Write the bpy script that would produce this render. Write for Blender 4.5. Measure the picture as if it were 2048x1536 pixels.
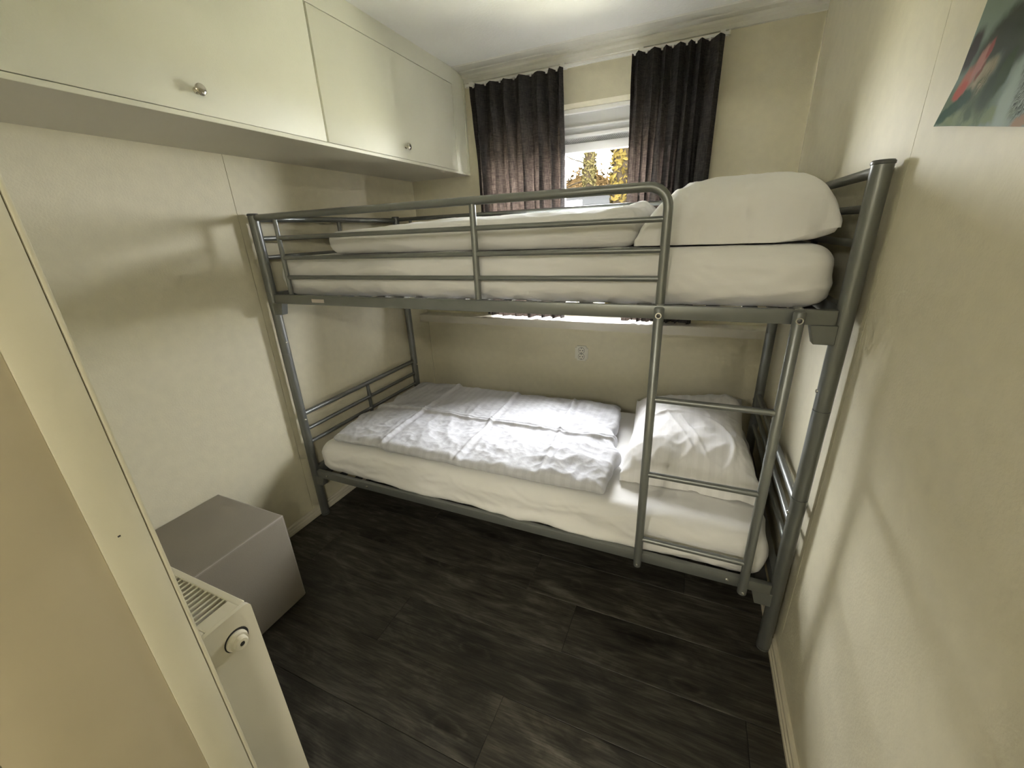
import bpy, bmesh, math, random
from mathutils import Vector, Matrix, noise
random.seed(7)
for o in list(bpy.data.objects): bpy.data.objects.remove(o, do_unlink=True)
scene = bpy.context.scene
COL = scene.collection

# ------------------------------------------------------------------ camera
CAM = Vector((1.7345, -2.4269, 1.3859)); YAW, PITCH, ROLL, FPX = 0.4229, -0.3588, -0.0436, 810.555
fw = Vector((-math.sin(YAW)*math.cos(PITCH), math.cos(YAW)*math.cos(PITCH), math.sin(PITCH)))
rt = Vector((math.cos(YAW), math.sin(YAW), 0)); up = rt.cross(fw)
cr_, cu_ = math.cos(ROLL)*rt + math.sin(ROLL)*up, -math.sin(ROLL)*rt + math.cos(ROLL)*up
cam = bpy.data.cameras.new('camera'); camo = bpy.data.objects.new('camera', cam); COL.objects.link(camo)
camo.matrix_world = Matrix.Translation(CAM) @ Matrix((cr_, cu_, -fw)).transposed().to_4x4()
cam.sensor_width = 36; cam.lens = FPX*36/2048; cam.clip_start = .01; cam.clip_end = 200
scene.camera = camo
def toward(px, py, Y):
    """world point at depth plane y=Y in the direction of a photograph pixel (for the far outdoors)"""
    d = cr_*((px-1024)/FPX) + cu_*((768-py)/FPX) + fw
    return CAM + d*((Y-CAM.y)/d.y)

# ------------------------------------------------------------------ world, light, exposure
SKY = 92.0
w = bpy.data.worlds.new('sky'); scene.world = w; w.use_nodes = True
bg = w.node_tree.nodes['Background']; bg.inputs[0].default_value = (.97, .98, 1.0, 1); bg.inputs[1].default_value = SKY
pl = bpy.data.lights.new('window_portal', 'AREA'); pl.shape = 'RECTANGLE'; pl.size = 1.0; pl.size_y = .95; pl.cycles.is_portal = True
plo = bpy.data.objects.new('window_portal', pl); COL.objects.link(plo); plo.location = (1.035, .2, 1.38); plo.rotation_euler = (-math.pi/2, 0, 0)
HALL_FILL = 70.0  # strength of the added fill lamps behind the camera
vs = scene.view_settings
vs.view_transform = 'Standard'; vs.look = 'None'; vs.gamma = 1; vs.use_curve_mapping = False; vs.exposure = 0.0
cy = scene.cycles                       # noise / path settings only
cy.use_adaptive_sampling = True; cy.adaptive_threshold = .12; cy.adaptive_min_samples = 20
cy.use_light_tree = False; cy.use_denoising = True; cy.caustics_reflective = False; cy.caustics_refractive = False
cy.max_bounces = 6; cy.diffuse_bounces = 4; cy.glossy_bounces = 2; cy.transmission_bounces = 4; cy.transparent_max_bounces = 6; cy.sample_clamp_indirect = 60.0

# ------------------------------------------------------------------ materials
def newmat(name):
    m = bpy.data.materials.new(name); m.use_nodes = True
    nt = m.node_tree; b = nt.nodes['Principled BSDF']
    return m, nt, b
def N(nt, t, **kw):
    n = nt.nodes.new(t)
    for k, v in kw.items(): setattr(n, k, v)
    return n
def ramp(nt, stops):
    r = N(nt, 'ShaderNodeValToRGB'); e = r.color_ramp.elements
    e[0].position, e[0].color = stops[0][0], (*stops[0][1], 1)
    e[1].position, e[1].color = stops[-1][0], (*stops[-1][1], 1)
    for p, c in stops[1:-1]:
        x = e.new(p); x.color = (*c, 1)
    return r
def plain(name, col, rough=.5, metal=0, bump=0, bscale=200, vary=0, vscale=6, spec=.5, sheen=0):
    m, nt, b = newmat(name)
    b.inputs['Base Color'].default_value = (*col, 1); b.inputs['Roughness'].default_value = rough
    b.inputs['Metallic'].default_value = metal; b.inputs['Specular IOR Level'].default_value = spec
    if sheen: b.inputs['Sheen Weight'].default_value = sheen
    tc = N(nt, 'ShaderNodeTexCoord')
    n = N(nt, 'ShaderNodeTexNoise'); n.inputs['Scale'].default_value = vscale; n.inputs['Detail'].default_value = 5
    nt.links.new(tc.outputs['Object'], n.inputs['Vector'])
    v = max(vary, .02)
    r = ramp(nt, [(.3, tuple(c*(1-v) for c in col)), (.7, tuple(min(1, c*(1+v)) for c in col))])
    nt.links.new(n.outputs['Fac'], r.inputs['Fac']); nt.links.new(r.outputs['Color'], b.inputs['Base Color'])
    if bump:
        n2 = N(nt, 'ShaderNodeTexNoise'); n2.inputs['Scale'].default_value = bscale; n2.inputs['Detail'].default_value = 3
        nt.links.new(tc.outputs['Object'], n2.inputs['Vector'])
        bp = N(nt, 'ShaderNodeBump'); bp.inputs['Strength'].default_value = bump; bp.inputs['Distance'].default_value = .002
        nt.links.new(n2.outputs['Fac'], bp.inputs['Height']); nt.links.new(bp.outputs['Normal'], b.inputs['Normal'])
    return m
M = {}
M['wall'] = plain('wall_vinyl', (.745, .700, .535), .55, bump=.35, bscale=160, vary=.03, vscale=25, spec=.3)
M['wall_gap'] = plain('panel_joint', (.16, .14, .10), .8)
M['ceiling'] = plain('ceiling_board', (.92, .925, .885), .7, bump=.5, bscale=90, vary=.02)
M['trim'] = plain('trim_paint', (.70, .66, .55), .4)
M['cornice'] = plain('cornice_paint', (.80, .785, .71), .5)
M['cream'] = plain('skirting_cream', (.66, .61, .47), .4)
M['cabinet'] = plain('cabinet_laminate', (.90, .90, .765), .45, bump=.12, bscale=220, spec=.3)
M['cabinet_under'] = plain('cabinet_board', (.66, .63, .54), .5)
M['upvc'] = plain('window_plastic', (.90, .91, .92), .3)
M['upvc_grey'] = plain('window_plastic_grey', (.70, .71, .72), .4)
M['mesh_dark'] = plain('vent_dark', (.05, .05, .05), .7)
M['vent'] = plain('vent_grey', (.30, .31, .32), .6)
M['metal'] = plain('silver_powder_coat', (.225, .235, .225), .36, metal=.55, bump=.05, bscale=600, vary=.04, vscale=15)
M['metal_dark'] = plain('dark_steel', (.10, .10, .10), .45, metal=.6)
M['bolt'] = plain('zinc_bolt', (.72, .72, .70), .25, metal=.9)
M['nickel'] = plain('satin_nickel', (.62, .58, .50), .2, metal=1)
M['cap'] = plain('grey_plastic_cap', (.10, .105, .10), .35)
M['radiator'] = plain('radiator_enamel', (.70, .66, .53), .32, vary=.02)
M['rad_in'] = plain('radiator_inside', (.035, .033, .028), .8)  # near-black: the shade inside the grille slots is put into the colour
M['socket'] = plain('socket_plastic', (.80, .78, .68), .3)
M['hole'] = plain('socket_dark', (.03, .03, .028), .6)
M['ottoman'] = plain('taupe_leatherette', (.25, .222, .18), .5, bump=.3, bscale=350, vary=.04)
M['piping'] = plain('taupe_piping', (.33, .295, .25), .5)
M['frame_paint'] = plain('door_frame_paint', (.60, .57, .43), .4, bump=.08, bscale=80, vary=.03)
M['door_paint'] = plain('door_leaf_paint', (.43, .375, .25), .45, bump=.1, bscale=60, vary=.03)
M['sticker'] = plain('paper_sticker', (.62, .55, .50), .6)
M['rail_white'] = plain('rail_white', (.80, .79, .74), .35)
M['floor_gap'] = plain('floor_joint', (.018, .016, .013), .8)
M['white_wood'] = plain('chalet_siding', (.0135, .0138, .014), .6, spec=0)
M['soil'] = plain('lawn', (.26, .25, .19), .9, vary=.3, vscale=3)

def floor_mat():
    m, nt, b = newmat('grey_oak_vinyl'); L = nt.links.new
    tc = N(nt, 'ShaderNodeTexCoord'); oi = N(nt, 'ShaderNodeObjectInfo')
    off = N(nt, 'ShaderNodeMath', operation='MULTIPLY'); off.inputs[1].default_value = 37.0; L(oi.outputs['Random'], off.inputs[0])
    cmb = N(nt, 'ShaderNodeCombineXYZ'); L(off.outputs[0], cmb.inputs[0]); L(off.outputs[0], cmb.inputs[1])
    add = N(nt, 'ShaderNodeVectorMath', operation='ADD'); L(tc.outputs['Object'], add.inputs[0]); L(cmb.outputs[0], add.inputs[1])
    mp = N(nt, 'ShaderNodeMapping'); mp.inputs['Scale'].default_value = (1.5, 18, 1); L(add.outputs[0], mp.inputs['Vector'])
    n1 = N(nt, 'ShaderNodeTexNoise'); n1.inputs['Scale'].default_value = 2.2; n1.inputs['Detail'].default_value = 8; n1.inputs['Roughness'].default_value = .65; n1.inputs['Distortion'].default_value = .9
    L(mp.outputs[0], n1.inputs['Vector'])
    mp2 = N(nt, 'ShaderNodeMapping'); mp2.inputs['Scale'].default_value = (6, 110, 1); L(add.outputs[0], mp2.inputs['Vector'])
    n2 = N(nt, 'ShaderNodeTexNoise'); n2.inputs['Scale'].default_value = 2; n2.inputs['Detail'].default_value = 4; L(mp2.outputs[0], n2.inputs['Vector'])
    # knots
    mp3 = N(nt, 'ShaderNodeMapping'); mp3.inputs['Scale'].default_value = (2.4, 6.5, 1); L(add.outputs[0], mp3.inputs['Vector'])
    vo = N(nt, 'ShaderNodeTexVoronoi'); vo.inputs['Scale'].default_value = 1.0; vo.inputs['Randomness'].default_value = 1; 
    kn = N(nt, 'ShaderNodeTexNoise'); kn.inputs['Scale'].default_value = 9; kn.inputs['Detail'].default_value = 4; L(add.outputs[0], kn.inputs['Vector'])
    ks = N(nt, 'ShaderNodeVectorMath', operation='SCALE'); ks.inputs['Scale'].default_value = .35; L(kn.outputs['Color'], ks.inputs[0])
    ka = N(nt, 'ShaderNodeVectorMath', operation='ADD'); L(mp3.outputs[0], ka.inputs[0]); L(ks.outputs[0], ka.inputs[1]); L(ka.outputs[0], vo.inputs['Vector'])
    rk = ramp(nt, [(.03, (.22, .20, .18)), (.10, (.55, .53, .50)), (.14, (1.0, 1.0, 1.0)), (.18, (.60, .60, .60)), (.34, (1, 1, 1))]); L(vo.outputs['Distance'], rk.inputs['Fac'])
    mpw = N(nt, 'ShaderNodeMapping'); mpw.inputs['Scale'].default_value = (1.1, 4.2, 1); L(add.outputs[0], mpw.inputs['Vector'])
    nb = N(nt, 'ShaderNodeTexNoise'); nb.inputs['Scale'].default_value = 2.4; nb.inputs['Detail'].default_value = 7; nb.inputs['Roughness'].default_value = .6; nb.inputs['Distortion'].default_value = 2.6; L(mpw.outputs[0], nb.inputs['Vector'])
    mw = N(nt, 'ShaderNodeMix'); mw.inputs['Factor'].default_value = .55; L(n1.outputs['Fac'], mw.inputs['A']); L(nb.outputs['Fac'], mw.inputs['B'])
    r1 = ramp(nt, [(.36, (.017, .0148, .0112)), (.5, (.046, .0415, .032)), (.63, (.098, .090, .072))]); L(mw.outputs['Result'], r1.inputs['Fac'])
    r2 = ramp(nt, [(.35, (.62, .62, .62)), (.65, (1.12, 1.12, 1.12))]); L(n2.outputs['Fac'], r2.inputs['Fac'])
    mx = N(nt, 'ShaderNodeMix', data_type='RGBA', blend_type='MULTIPLY'); mx.inputs['Factor'].default_value = 1
    L(r1.outputs['Color'], mx.inputs['A']); L(r2.outputs['Color'], mx.inputs['B'])
    mk = N(nt, 'ShaderNodeMix', data_type='RGBA', blend_type='MULTIPLY'); mk.inputs['Factor'].default_value = 1
    L(mx.outputs['Result'], mk.inputs['A']); L(rk.outputs['Color'], mk.inputs['B'])
    tone = N(nt, 'ShaderNodeMapRange'); tone.inputs['To Min'].default_value = .8; tone.inputs['To Max'].default_value = 1.25; L(oi.outputs['Random'], tone.inputs['Value'])
    vm = N(nt, 'ShaderNodeVectorMath', operation='SCALE'); L(mk.outputs['Result'], vm.inputs[0]); L(tone.outputs[0], vm.inputs['Scale'])
    L(vm.outputs[0], b.inputs['Base Color'])
    b.inputs['Roughness'].default_value = .5; b.inputs['Specular IOR Level'].default_value = .35
    bp = N(nt, 'ShaderNodeBump'); bp.inputs['Strength'].default_value = .25; bp.inputs['Distance'].default_value = .001
    L(n2.outputs['Fac'], bp.inputs['Height']); L(bp.outputs['Normal'], b.inputs['Normal'])
    return m
M['floor'] = floor_mat()

def linen(name, col, stripe=0., period=.021, bump=.12, axis=0):
    m, nt, b = newmat(name); L = nt.links.new
    tc = N(nt, 'ShaderNodeTexCoord'); b.inputs['Roughness'].default_value = .75; b.inputs['Specular IOR Level'].default_value = .25
    b.inputs['Sheen Weight'].default_value = .15
    sep = N(nt, 'ShaderNodeSeparateXYZ'); L(tc.outputs['Object'], sep.inputs[0])
    mul = N(nt, 'ShaderNodeMath', operation='MULTIPLY'); mul.inputs[1].default_value = 2*math.pi/(2*period); L(sep.outputs[axis], mul.inputs[0])
    sn = N(nt, 'ShaderNodeMath', operation='SINE'); L(mul.outputs[0], sn.inputs[0])
    lo = tuple(c*(1-stripe) for c in col)
    r = ramp(nt, [(.45, lo), (.55, col)])
    mr = N(nt, 'ShaderNodeMapRange'); mr.inputs['From Min'].default_value = -1; L(sn.outputs[0], mr.inputs['Value']); L(mr.outputs[0], r.inputs['Fac'])
    L(r.outputs['Color'], b.inputs['Base Color'])
    rr = N(nt, 'ShaderNodeMapRange'); rr.inputs['From Min'].default_value = -1; rr.inputs['To Min'].default_value = .85; rr.inputs['To Max'].default_value = .85-2.2*stripe
    L(sn.outputs[0], rr.inputs['Value']); L(rr.outputs[0], b.inputs['Roughness'])
    n2 = N(nt, 'ShaderNodeTexNoise'); n2.inputs['Scale'].default_value = 38; n2.inputs['Detail'].default_value = 6; L(tc.outputs['Object'], n2.inputs['Vector'])
    bp = N(nt, 'ShaderNodeBump'); bp.inputs['Strength'].default_value = bump; bp.inputs['Distance'].default_value = .012
    L(n2.outputs['Fac'], bp.inputs['Height']); L(bp.outputs['Normal'], b.inputs['Normal'])
    return m
M['sheet'] = linen('white_sheet', (.80, .79, .765), 0, bump=.07)
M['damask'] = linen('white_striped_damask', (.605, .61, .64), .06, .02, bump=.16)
M['damask_pillow'] = linen('white_striped_pillowcase', (.82, .81, .80), .04, .02, bump=.12)

def curtain_mat():
    m, nt, b = newmat('charcoal_curtain'); L = nt.links.new
    nt.nodes.remove(b); out = nt.nodes['Material Output']
    tc = N(nt, 'ShaderNodeTexCoord'); mp = N(nt, 'ShaderNodeMapping'); mp.inputs['Scale'].default_value = (260, 260, 30); L(tc.outputs['Object'], mp.inputs[0])
    n = N(nt, 'ShaderNodeTexNoise'); n.inputs['Scale'].default_value = 1; n.inputs['Detail'].default_value = 3; L(mp.outputs[0], n.inputs['Vector'])
    mp2 = N(nt, 'ShaderNodeMapping'); mp2.inputs['Scale'].default_value = (30, 30, 260); L(tc.outputs['Object'], mp2.inputs[0])
    n2 = N(nt, 'ShaderNodeTexNoise'); n2.inputs['Scale'].default_value = 1; n2.inputs['Detail'].default_value = 3; L(mp2.outputs[0], n2.inputs['Vector'])
    ad = N(nt, 'ShaderNodeMath', operation='MULTIPLY'); L(n.outputs['Fac'], ad.inputs[0]); L(n2.outputs['Fac'], ad.inputs[1])
    r = ramp(nt, [(.12, (.038, .036, .036)), (.4, (.080, .074, .073))]); L(ad.outputs[0], r.inputs['Fac'])
    rt_ = ramp(nt, [(.12, (.003, .0022, .0019)), (.45, (.034, .025, .020))]); L(ad.outputs[0], rt_.inputs['Fac'])
    d = N(nt, 'ShaderNodeBsdfDiffuse'); L(r.outputs['Color'], d.inputs[0])
    t = N(nt, 'ShaderNodeBsdfTranslucent'); L(rt_.outputs['Color'], t.inputs[0])
    a = N(nt, 'ShaderNodeAddShader'); L(d.outputs[0], a.inputs[0]); L(t.outputs[0], a.inputs[1])
    L(a.outputs[0], out.inputs['Surface']); return m
M['curtain'] = curtain_mat()

def glass_mat():
    m, nt, b = newmat('window_glass'); L = nt.links.new
    nt.nodes.remove(b); out = nt.nodes['Material Output']
    t = N(nt, 'ShaderNodeBsdfTransparent'); g = N(nt, 'ShaderNodeBsdfGlossy'); g.inputs['Roughness'].default_value = .02
    fr = N(nt, 'ShaderNodeFresnel'); fr.inputs['IOR'].default_value = 1.3
    mx = N(nt, 'ShaderNodeMixShader'); L(fr.outputs[0], mx.inputs[0]); L(t.outputs[0], mx.inputs[1]); L(g.outputs[0], mx.inputs[2])
    L(mx.outputs[0], out.inputs['Surface']); return m
M['glass'] = glass_mat()

# ------------------------------------------------------------------ mesh helpers
def finish(o, parent):
    COL.objects.link(o)
    if parent is not None:
        o.parent = parent; o.matrix_parent_inverse = parent.matrix_basis.inverted()
    return o
def build(name, bm, mat, parent=None, smooth=False, sharp=None):
    bmesh.ops.recalc_face_normals(bm, faces=bm.faces)
    me = bpy.data.meshes.new(name); bm.to_mesh(me); bm.free()
    me.materials.append(M[mat] if isinstance(mat, str) else mat)
    if smooth:
        for p in me.polygons: p.use_smooth = True
        if sharp: me.set_sharp_from_angle(angle=math.radians(sharp))
    return finish(bpy.data.objects.new(name, me), parent)
def empty(name, loc=(0, 0, 0)):
    o = bpy.data.objects.new(name, None); COL.objects.link(o); o.location = loc; o.empty_display_size = .05
    return o
def tag(o, label=None, cat=None, group=None, kind=None):
    if label: o['label'] = label
    if cat: o['category'] = cat
    if group: o['group'] = group
    if kind: o['kind'] = kind
    return o
def addbox(bm, x0, x1, y0, y1, z0, z1):
    r = bmesh.ops.create_cube(bm, size=1)
    for v in r['verts']:
        v.co = Vector(((x0+x1)/2+v.co.x*(x1-x0), (y0+y1)/2+v.co.y*(y1-y0), (z0+z1)/2+v.co.z*(z1-z0)))
    return r['verts']
def box(name, x0, x1, y0, y1, z0, z1, mat, parent=None, bev=0, seg=2):
    bm = bmesh.new(); addbox(bm, x0, x1, y0, y1, z0, z1)
    if bev: bmesh.ops.bevel(bm, geom=bm.edges[:], offset=bev, segments=seg, affect='EDGES', profile=.5)
    return build(name, bm, mat, parent, smooth=bool(bev), sharp=40 if bev else None)
def boxes(name, lst, mat, parent=None, bev=0):
    bm = bmesh.new()
    for b in lst: addbox(bm, *b)
    if bev: bmesh.ops.bevel(bm, geom=bm.edges[:], offset=bev, segments=1, affect='EDGES')
    return build(name, bm, mat, parent)
def addtube(bm, pts, r, seg=14, cap=True):
    pts = [Vector(p) for p in pts]; n = len(pts); rings = []
    t0 = (pts[1]-pts[0]).normalized()
    a = Vector((0, 0, 1)) if abs(t0.z) < .9 else Vector((1, 0, 0))
    u = t0.cross(a).normalized(); rr = r if isinstance(r, (list, tuple)) else [r]*n
    for i, p in enumerate(pts):
        t = (pts[min(i+1, n-1)]-pts[max(i-1, 0)]).normalized()
        u = (u - t*u.dot(t)).normalized(); v = t.cross(u)
        rings.append([bm.verts.new(p+(u*math.cos(2*math.pi*k/seg)+v*math.sin(2*math.pi*k/seg))*rr[i]) for k in range(seg)])
    for i in range(n-1):
        for k in range(seg):
            bm.faces.new((rings[i][k], rings[i][(k+1) % seg], rings[i+1][(k+1) % seg], rings[i+1][k]))
    if cap: bm.faces.new(rings[0][::-1]); bm.faces.new(rings[-1])
def tube(name, pts, r, mat, parent=None, seg=14):
    bm = bmesh.new(); addtube(bm, pts, r, seg); return build(name, bm, mat, parent, True, 45)
def lathe(name, base, axis, prof, mat, parent=None, seg=24):
    """prof: (distance along axis, radius)"""
    bm = bmesh.new(); b = Vector(base); t = Vector(axis).normalized()
    u = t.cross(Vector((0, 0, 1)) if abs(t.z) < .9 else Vector((1, 0, 0))).normalized(); v = t.cross(u); rings = []
    for d, r in prof:
        rings.append([bm.verts.new(b+t*d+(u*math.cos(2*math.pi*k/seg)+v*math.sin(2*math.pi*k/seg))*max(r, 1e-5)) for k in range(seg)])
    for i in range(len(rings)-1):
        for k in range(seg): bm.faces.new((rings[i][k], rings[i][(k+1) % seg], rings[i+1][(k+1) % seg], rings[i+1][k]))
    bm.faces.new(rings[0][::-1]); bm.faces.new(rings[-1])
    return build(name, bm, mat, parent, True, 35)
def prism(name, prof, a, b, axis, mat, parent=None):
    """extrude a 2D profile along axis ('x': prof=(y,z); 'y': prof=(x,z))"""
    bm = bmesh.new(); mk = (lambda t, q: Vector((t, q[0], q[1]))) if axis == 'x' else (lambda t, q: Vector((q[0], t, q[1])))
    A = [bm.verts.new(mk(a, q)) for q in prof]; B = [bm.verts.new(mk(b, q)) for q in prof]; n = len(prof)
    for i in range(n): bm.faces.new((A[i], A[(i+1) % n], B[(i+1) % n], B[i]))
    bm.faces.new(A[::-1]); bm.faces.new(B)
    return build(name, bm, mat, parent)
def lattice(nx, ny, nz):
    """surface of the box [-1,1]^3 as shared verts + quads"""
    idx, V, F = {}, [], []
    def g(i, j, k):
        if (i, j, k) not in idx:
            idx[i, j, k] = len(V); V.append(Vector((2*i/nx-1, 2*j/ny-1, 2*k/nz-1)))
        return idx[i, j, k]
    for i in range(nx):
        for j in range(ny):
            F.append((g(i, j, 0), g(i, j+1, 0), g(i+1, j+1, 0), g(i+1, j, 0)))
            F.append((g(i, j, nz), g(i+1, j, nz), g(i+1, j+1, nz), g(i, j+1, nz)))
    for i in range(nx):
        for k in range(nz):
            F.append((g(i, 0, k), g(i+1, 0, k), g(i+1, 0, k+1), g(i, 0, k+1)))
            F.append((g(i, ny, k), g(i, ny, k+1), g(i+1, ny, k+1), g(i+1, ny, k)))
    for j in range(ny):
        for k in range(nz):
            F.append((g(0, j, k), g(0, j, k+1), g(0, j+1, k+1), g(0, j+1, k)))
            F.append((g(nx, j, k), g(nx, j+1, k), g(nx, j+1, k+1), g(nx, j, k+1)))
    return V, F
def soft(name, c, h, rad, div, fn, mat, parent=None):
    """rounded box, centre c, half sizes h; fn(point, normal, unit) -> new point"""
    V, F = lattice(*div); c = Vector(c); h = Vector(h); out = []
    inner = Vector((max(h.x-rad, 0), max(h.y-rad, 0), max(h.z-min(rad, h.z), 0))); rz = min(rad, h.z)
    for q in V:
        p = Vector((q.x*h.x, q.y*h.y, q.z*h.z))
        k = Vector((max(-inner.x, min(inner.x, p.x)), max(-inner.y, min(inner.y, p.y)), max(-inner.z, min(inner.z, p.z))))
        d = p-k
        if d.length > 1e-9:
            n = Vector((d.x/rad, d.y/rad, d.z/rz)); n.normalize(); p = k+Vector((n.x*rad, n.y*rad, n.z*rz))
        else: n = Vector((0, 0, 1))
        out.append(fn(p+c, n, q))
    me = bpy.data.meshes.new(name); me.from_pydata([tuple(v) for v in out], [], F); me.update()
    for p in me.polygons: p.use_smooth = True
    me.materials.append(M[mat])
    return finish(bpy.data.objects.new(name, me), parent)
def nz(x, y, z=0.): return noise.noise(Vector((x, y, z)))
def ridge(x, y, z=0.): return 1-abs(noise.noise(Vector((x, y, z))))*2
def sst(a, b, x):
    t = max(0, min(1, (x-a)/(b-a))); return t*t*(3-2*t)
def gs(x, c, s): return math.exp(-((x-c)/s)**2)

# ------------------------------------------------------------------ room shell
W, HC, YF = 2.1207, 2.226, -2.2054          # room width, ceiling height, room face of the partition
S = lambda o: tag(o, kind='structure')
# floor: base + vinyl planks
fl = S(box('floor', -.12, 4.2, -6.2, .14, -.06, -.0025, 'floor_gap')); tag(fl, 'dark grey-brown wood-look plank floor')
PW, PL = .2055, 1.21
joint = {5: .0235, 6: .235, 7: .803, 8: .106, 9: .5, 10: .95, 4: .62, 3: .30, 2: .9, 1: .1, 0: .55}
y_top = -.0245
shared = {}
def plank(x0, x1, y0, y1):
    g = .0009; key = (round(x1-x0, 3), round(y1-y0, 3))
    if key not in shared:
        bm = bmesh.new(); a, b = (x1-x0)/2-g, (y1-y0)/2-g
        addbox(bm, -a, a, -b, b, -.0024, 0)
        bmesh.ops.bevel(bm, geom=[e for e in bm.edges if all(v.co.z > -.001 for v in e.verts)], offset=.0008, segments=1, affect='EDGES')
        bmesh.ops.recalc_face_normals(bm, faces=bm.faces)
        me = bpy.data.meshes.new('plank'); bm.to_mesh(me); bm.free(); me.materials.append(M['floor']); shared[key] = me
    o = bpy.data.objects.new('plank', shared[key]); o.location = ((x0+x1)/2, (y0+y1)/2, 0)
    finish(o, fl)
for k in range(-1, 13):
    ya, yb = y_top-PW*k, y_top-PW*(k+1)
    ya = min(ya, 0.0)
    j = joint.get(k, random.random()*1.2); x = j
    while x > 0: x -= PL
    while x < W:
        a, b = max(x, 0), min(x+PL, W)
        if b-a > .01: plank(a, b, yb, ya)
        x += PL
# side walls: backing with two or more panels each
def wall_side(name, x0, x1, px0, px1, label):
    wl = S(box(name, x0, x1, -2.34, .14, -.06, HC+.1, 'wall_gap')); wl['label'] = label
    ys = [-.003, -1.2205, -2.2] if name == 'wall_right' else [0, -1.2265, -2.2]
    for a, b in zip(ys[:-1], ys[1:]):
        box('wall_panel', px0, px1, b+.0012, a-.0012, 0, HC, 'wall', wl)
    return wl
wall_side('wall_left', -.12, -.006, -.006, 0, 'cream vinyl-faced wall panels behind the foot end')
wall_side('wall_right', W+.006, W+.12, W, W+.006, 'cream vinyl-faced wall panels at the ladder end')
# back wall with the window opening
OX0, OX1, OZ0, OZ1 = .53, 1.54, .872, 2.0
wb = boxes('wall_back', [(0, OX0, 0, .14, 0, HC), (OX1, W, 0, .14, 0, HC), (OX0, OX1, 0, .14, 0, OZ0-.03), (OX0, OX1, 0, .14, OZ1, HC)], 'wall')
tag(wb, 'cream window wall behind the bunk bed', kind='structure')
S(box('ceiling', -.12, 4.2, -6.2, .14, HC, HC+.08, 'ceiling'))
# partition with the doorway the photo is taken from
S(boxes('wall_front', [(0, 1.0, -2.30, YF, 0, HC), (2.03, W+.05, -2.30, YF, 0, HC), (1.0, 2.03, -2.30, YF, 2.08, HC)], 'wall'))
# hallway behind the camera
S(boxes('wall_hall', [(-.12, 4.2, -6.2, -6.1, 0, HC), (.1, .2, -6.1, -2.30, 0, HC), (4.1, 4.2, -6.1, -2.2, 0, HC), (W+.12, 4.1, -2.30, -2.2, 0, HC)], 'wall'))
# door frame + open leaf
df = S(empty('door_1', (1.02, -2.25, 0)))
box('architrave', .965, 1.050, -2.2052, -2.1992, 0, 2.12, 'frame_paint', df, .002)
box('jamb', .99, 1.050, -2.258, -2.2066, 0, 2.08, 'frame_paint', df, .0008)
box('jamb_rebate', .99, 1.0475, -2.41, -2.258, 0, 2.08, 'door_paint', df, .001)
leaf = box('door_leaf', 1.000, 1.0475, -3.20, -2.4115, .01, 2.05, 'door_paint', df, .002)
# one small dark chip in the paint of the jamb
cd = CAM+(cr_*((238-1024)/FPX)+cu_*((768-1072)/FPX)+fw)*1.0
tt = (1.050-CAM.x)/(cd-CAM).x; cp = CAM+(cd-CAM)*tt
box('paint_chip', 1.0498, 1.0504, cp.y-.0016, cp.y+.0016, cp.z-.0016, cp.z+.0008, 'mesh_dark', df)
lathe('door_handle', (1.0475, -2.98, 1.02), (1, 0, 0), [(0, .024), (.006, .024), (.006, .009), (.05, .009), (.05, .011), (.06, .011)], 'nickel', leaf)
box('jamb', 1.99, 2.03, -2.31, -2.19, 0, 2.08, 'frame_paint', df)
box('head', .99, 2.03, -2.31, -2.19, 2.05, 2.08, 'frame_paint', df)
# skirting boards
sk = [(0, 0), (.018, 0), (.018, .012), (.015, .015), (.015, .026), (.011, .030), (.011, .040), (.006, .046), (0, .046)]
S(prism('baseboard_left', [(a, b) for a, b in sk], -2.2, 0, 'y', 'trim'))
S(prism('baseboard_right', [(W-a, b) for a, b in sk][::-1], -2.2, 0, 'y', 'cream'))
S(prism('baseboard_back', [(-a, b) for a, b in sk], .018, W-.018, 'x', 'trim'))
# ceiling mouldings on the window wall
S(prism('trim_1', [(0, 2.176), (-.010, 2.178), (-.012, 2.196), (-.022, 2.204), (-.026, 2.213), (-.060, 2.215), (-.062, 2.220), (-.125, 2.221), (-.13, HC), (0, HC)], .424, W, 'x', 'cornice'))
tag(bpy.data.objects['trim_1'], 'stepped ceiling moulding above the curtains')
# window sill
si = S(prism('trim_2', [(-.097, .824), (-.097, .868), (-.093, .872), (.13, .872), (.13, .850), (-.072, .850), (-.072, .824)], 0, W, 'x', 'trim'))
tag(si, 'long cream window sill with a deep front lip')

# ------------------------------------------------------------------ window
wi = S(empty('window_1', (1.035, .1, OZ0))); tag(wi, 'white plastic window with a vent box and clear panes')
y0, y1 = .10, .145
boxes('window_frame', [(OX0, OX0+.045, y0, y1, OZ0, OZ1), (OX1-.045, OX1, y0, y1, OZ0, OZ1), (OX0+.045, OX1-.045, y0, y1, OZ0, OZ0+.05),
                       (OX0+.045, OX1-.045, y0, y1, 1.978, OZ1)], 'upvc', wi, .002)
box('mullion', .945, .985, y0, y1, OZ0+.05, 1.79, 'upvc', wi, .003)
box('vent_box', OX0+.045, OX1-.045, .118, .145, 1.858, 1.978, 'upvc_grey', wi)
box('vent_bead', OX0+.045, OX1-.045, .106, .118, 1.907, 1.916, 'upvc', wi, .002)
box('vent_lip', OX0+.045, OX1-.045, .102, .118, 1.862, 1.879, 'upvc', wi, .002)
vb = box('vent_grille', OX0+.045, OX1-.045, .122, .145, 1.79, 1.858, 'vent', wi)
bm = bmesh.new()
for i in range(92):                       # fine perforated strip: crossed wires
    x = OX0+.046+i*.01
    for s in (-1, 1): addtube(bm, [(x-.012*s, .119, 1.832), (x+.012*s, .119, 1.857)], .0016, 4, False)
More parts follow.
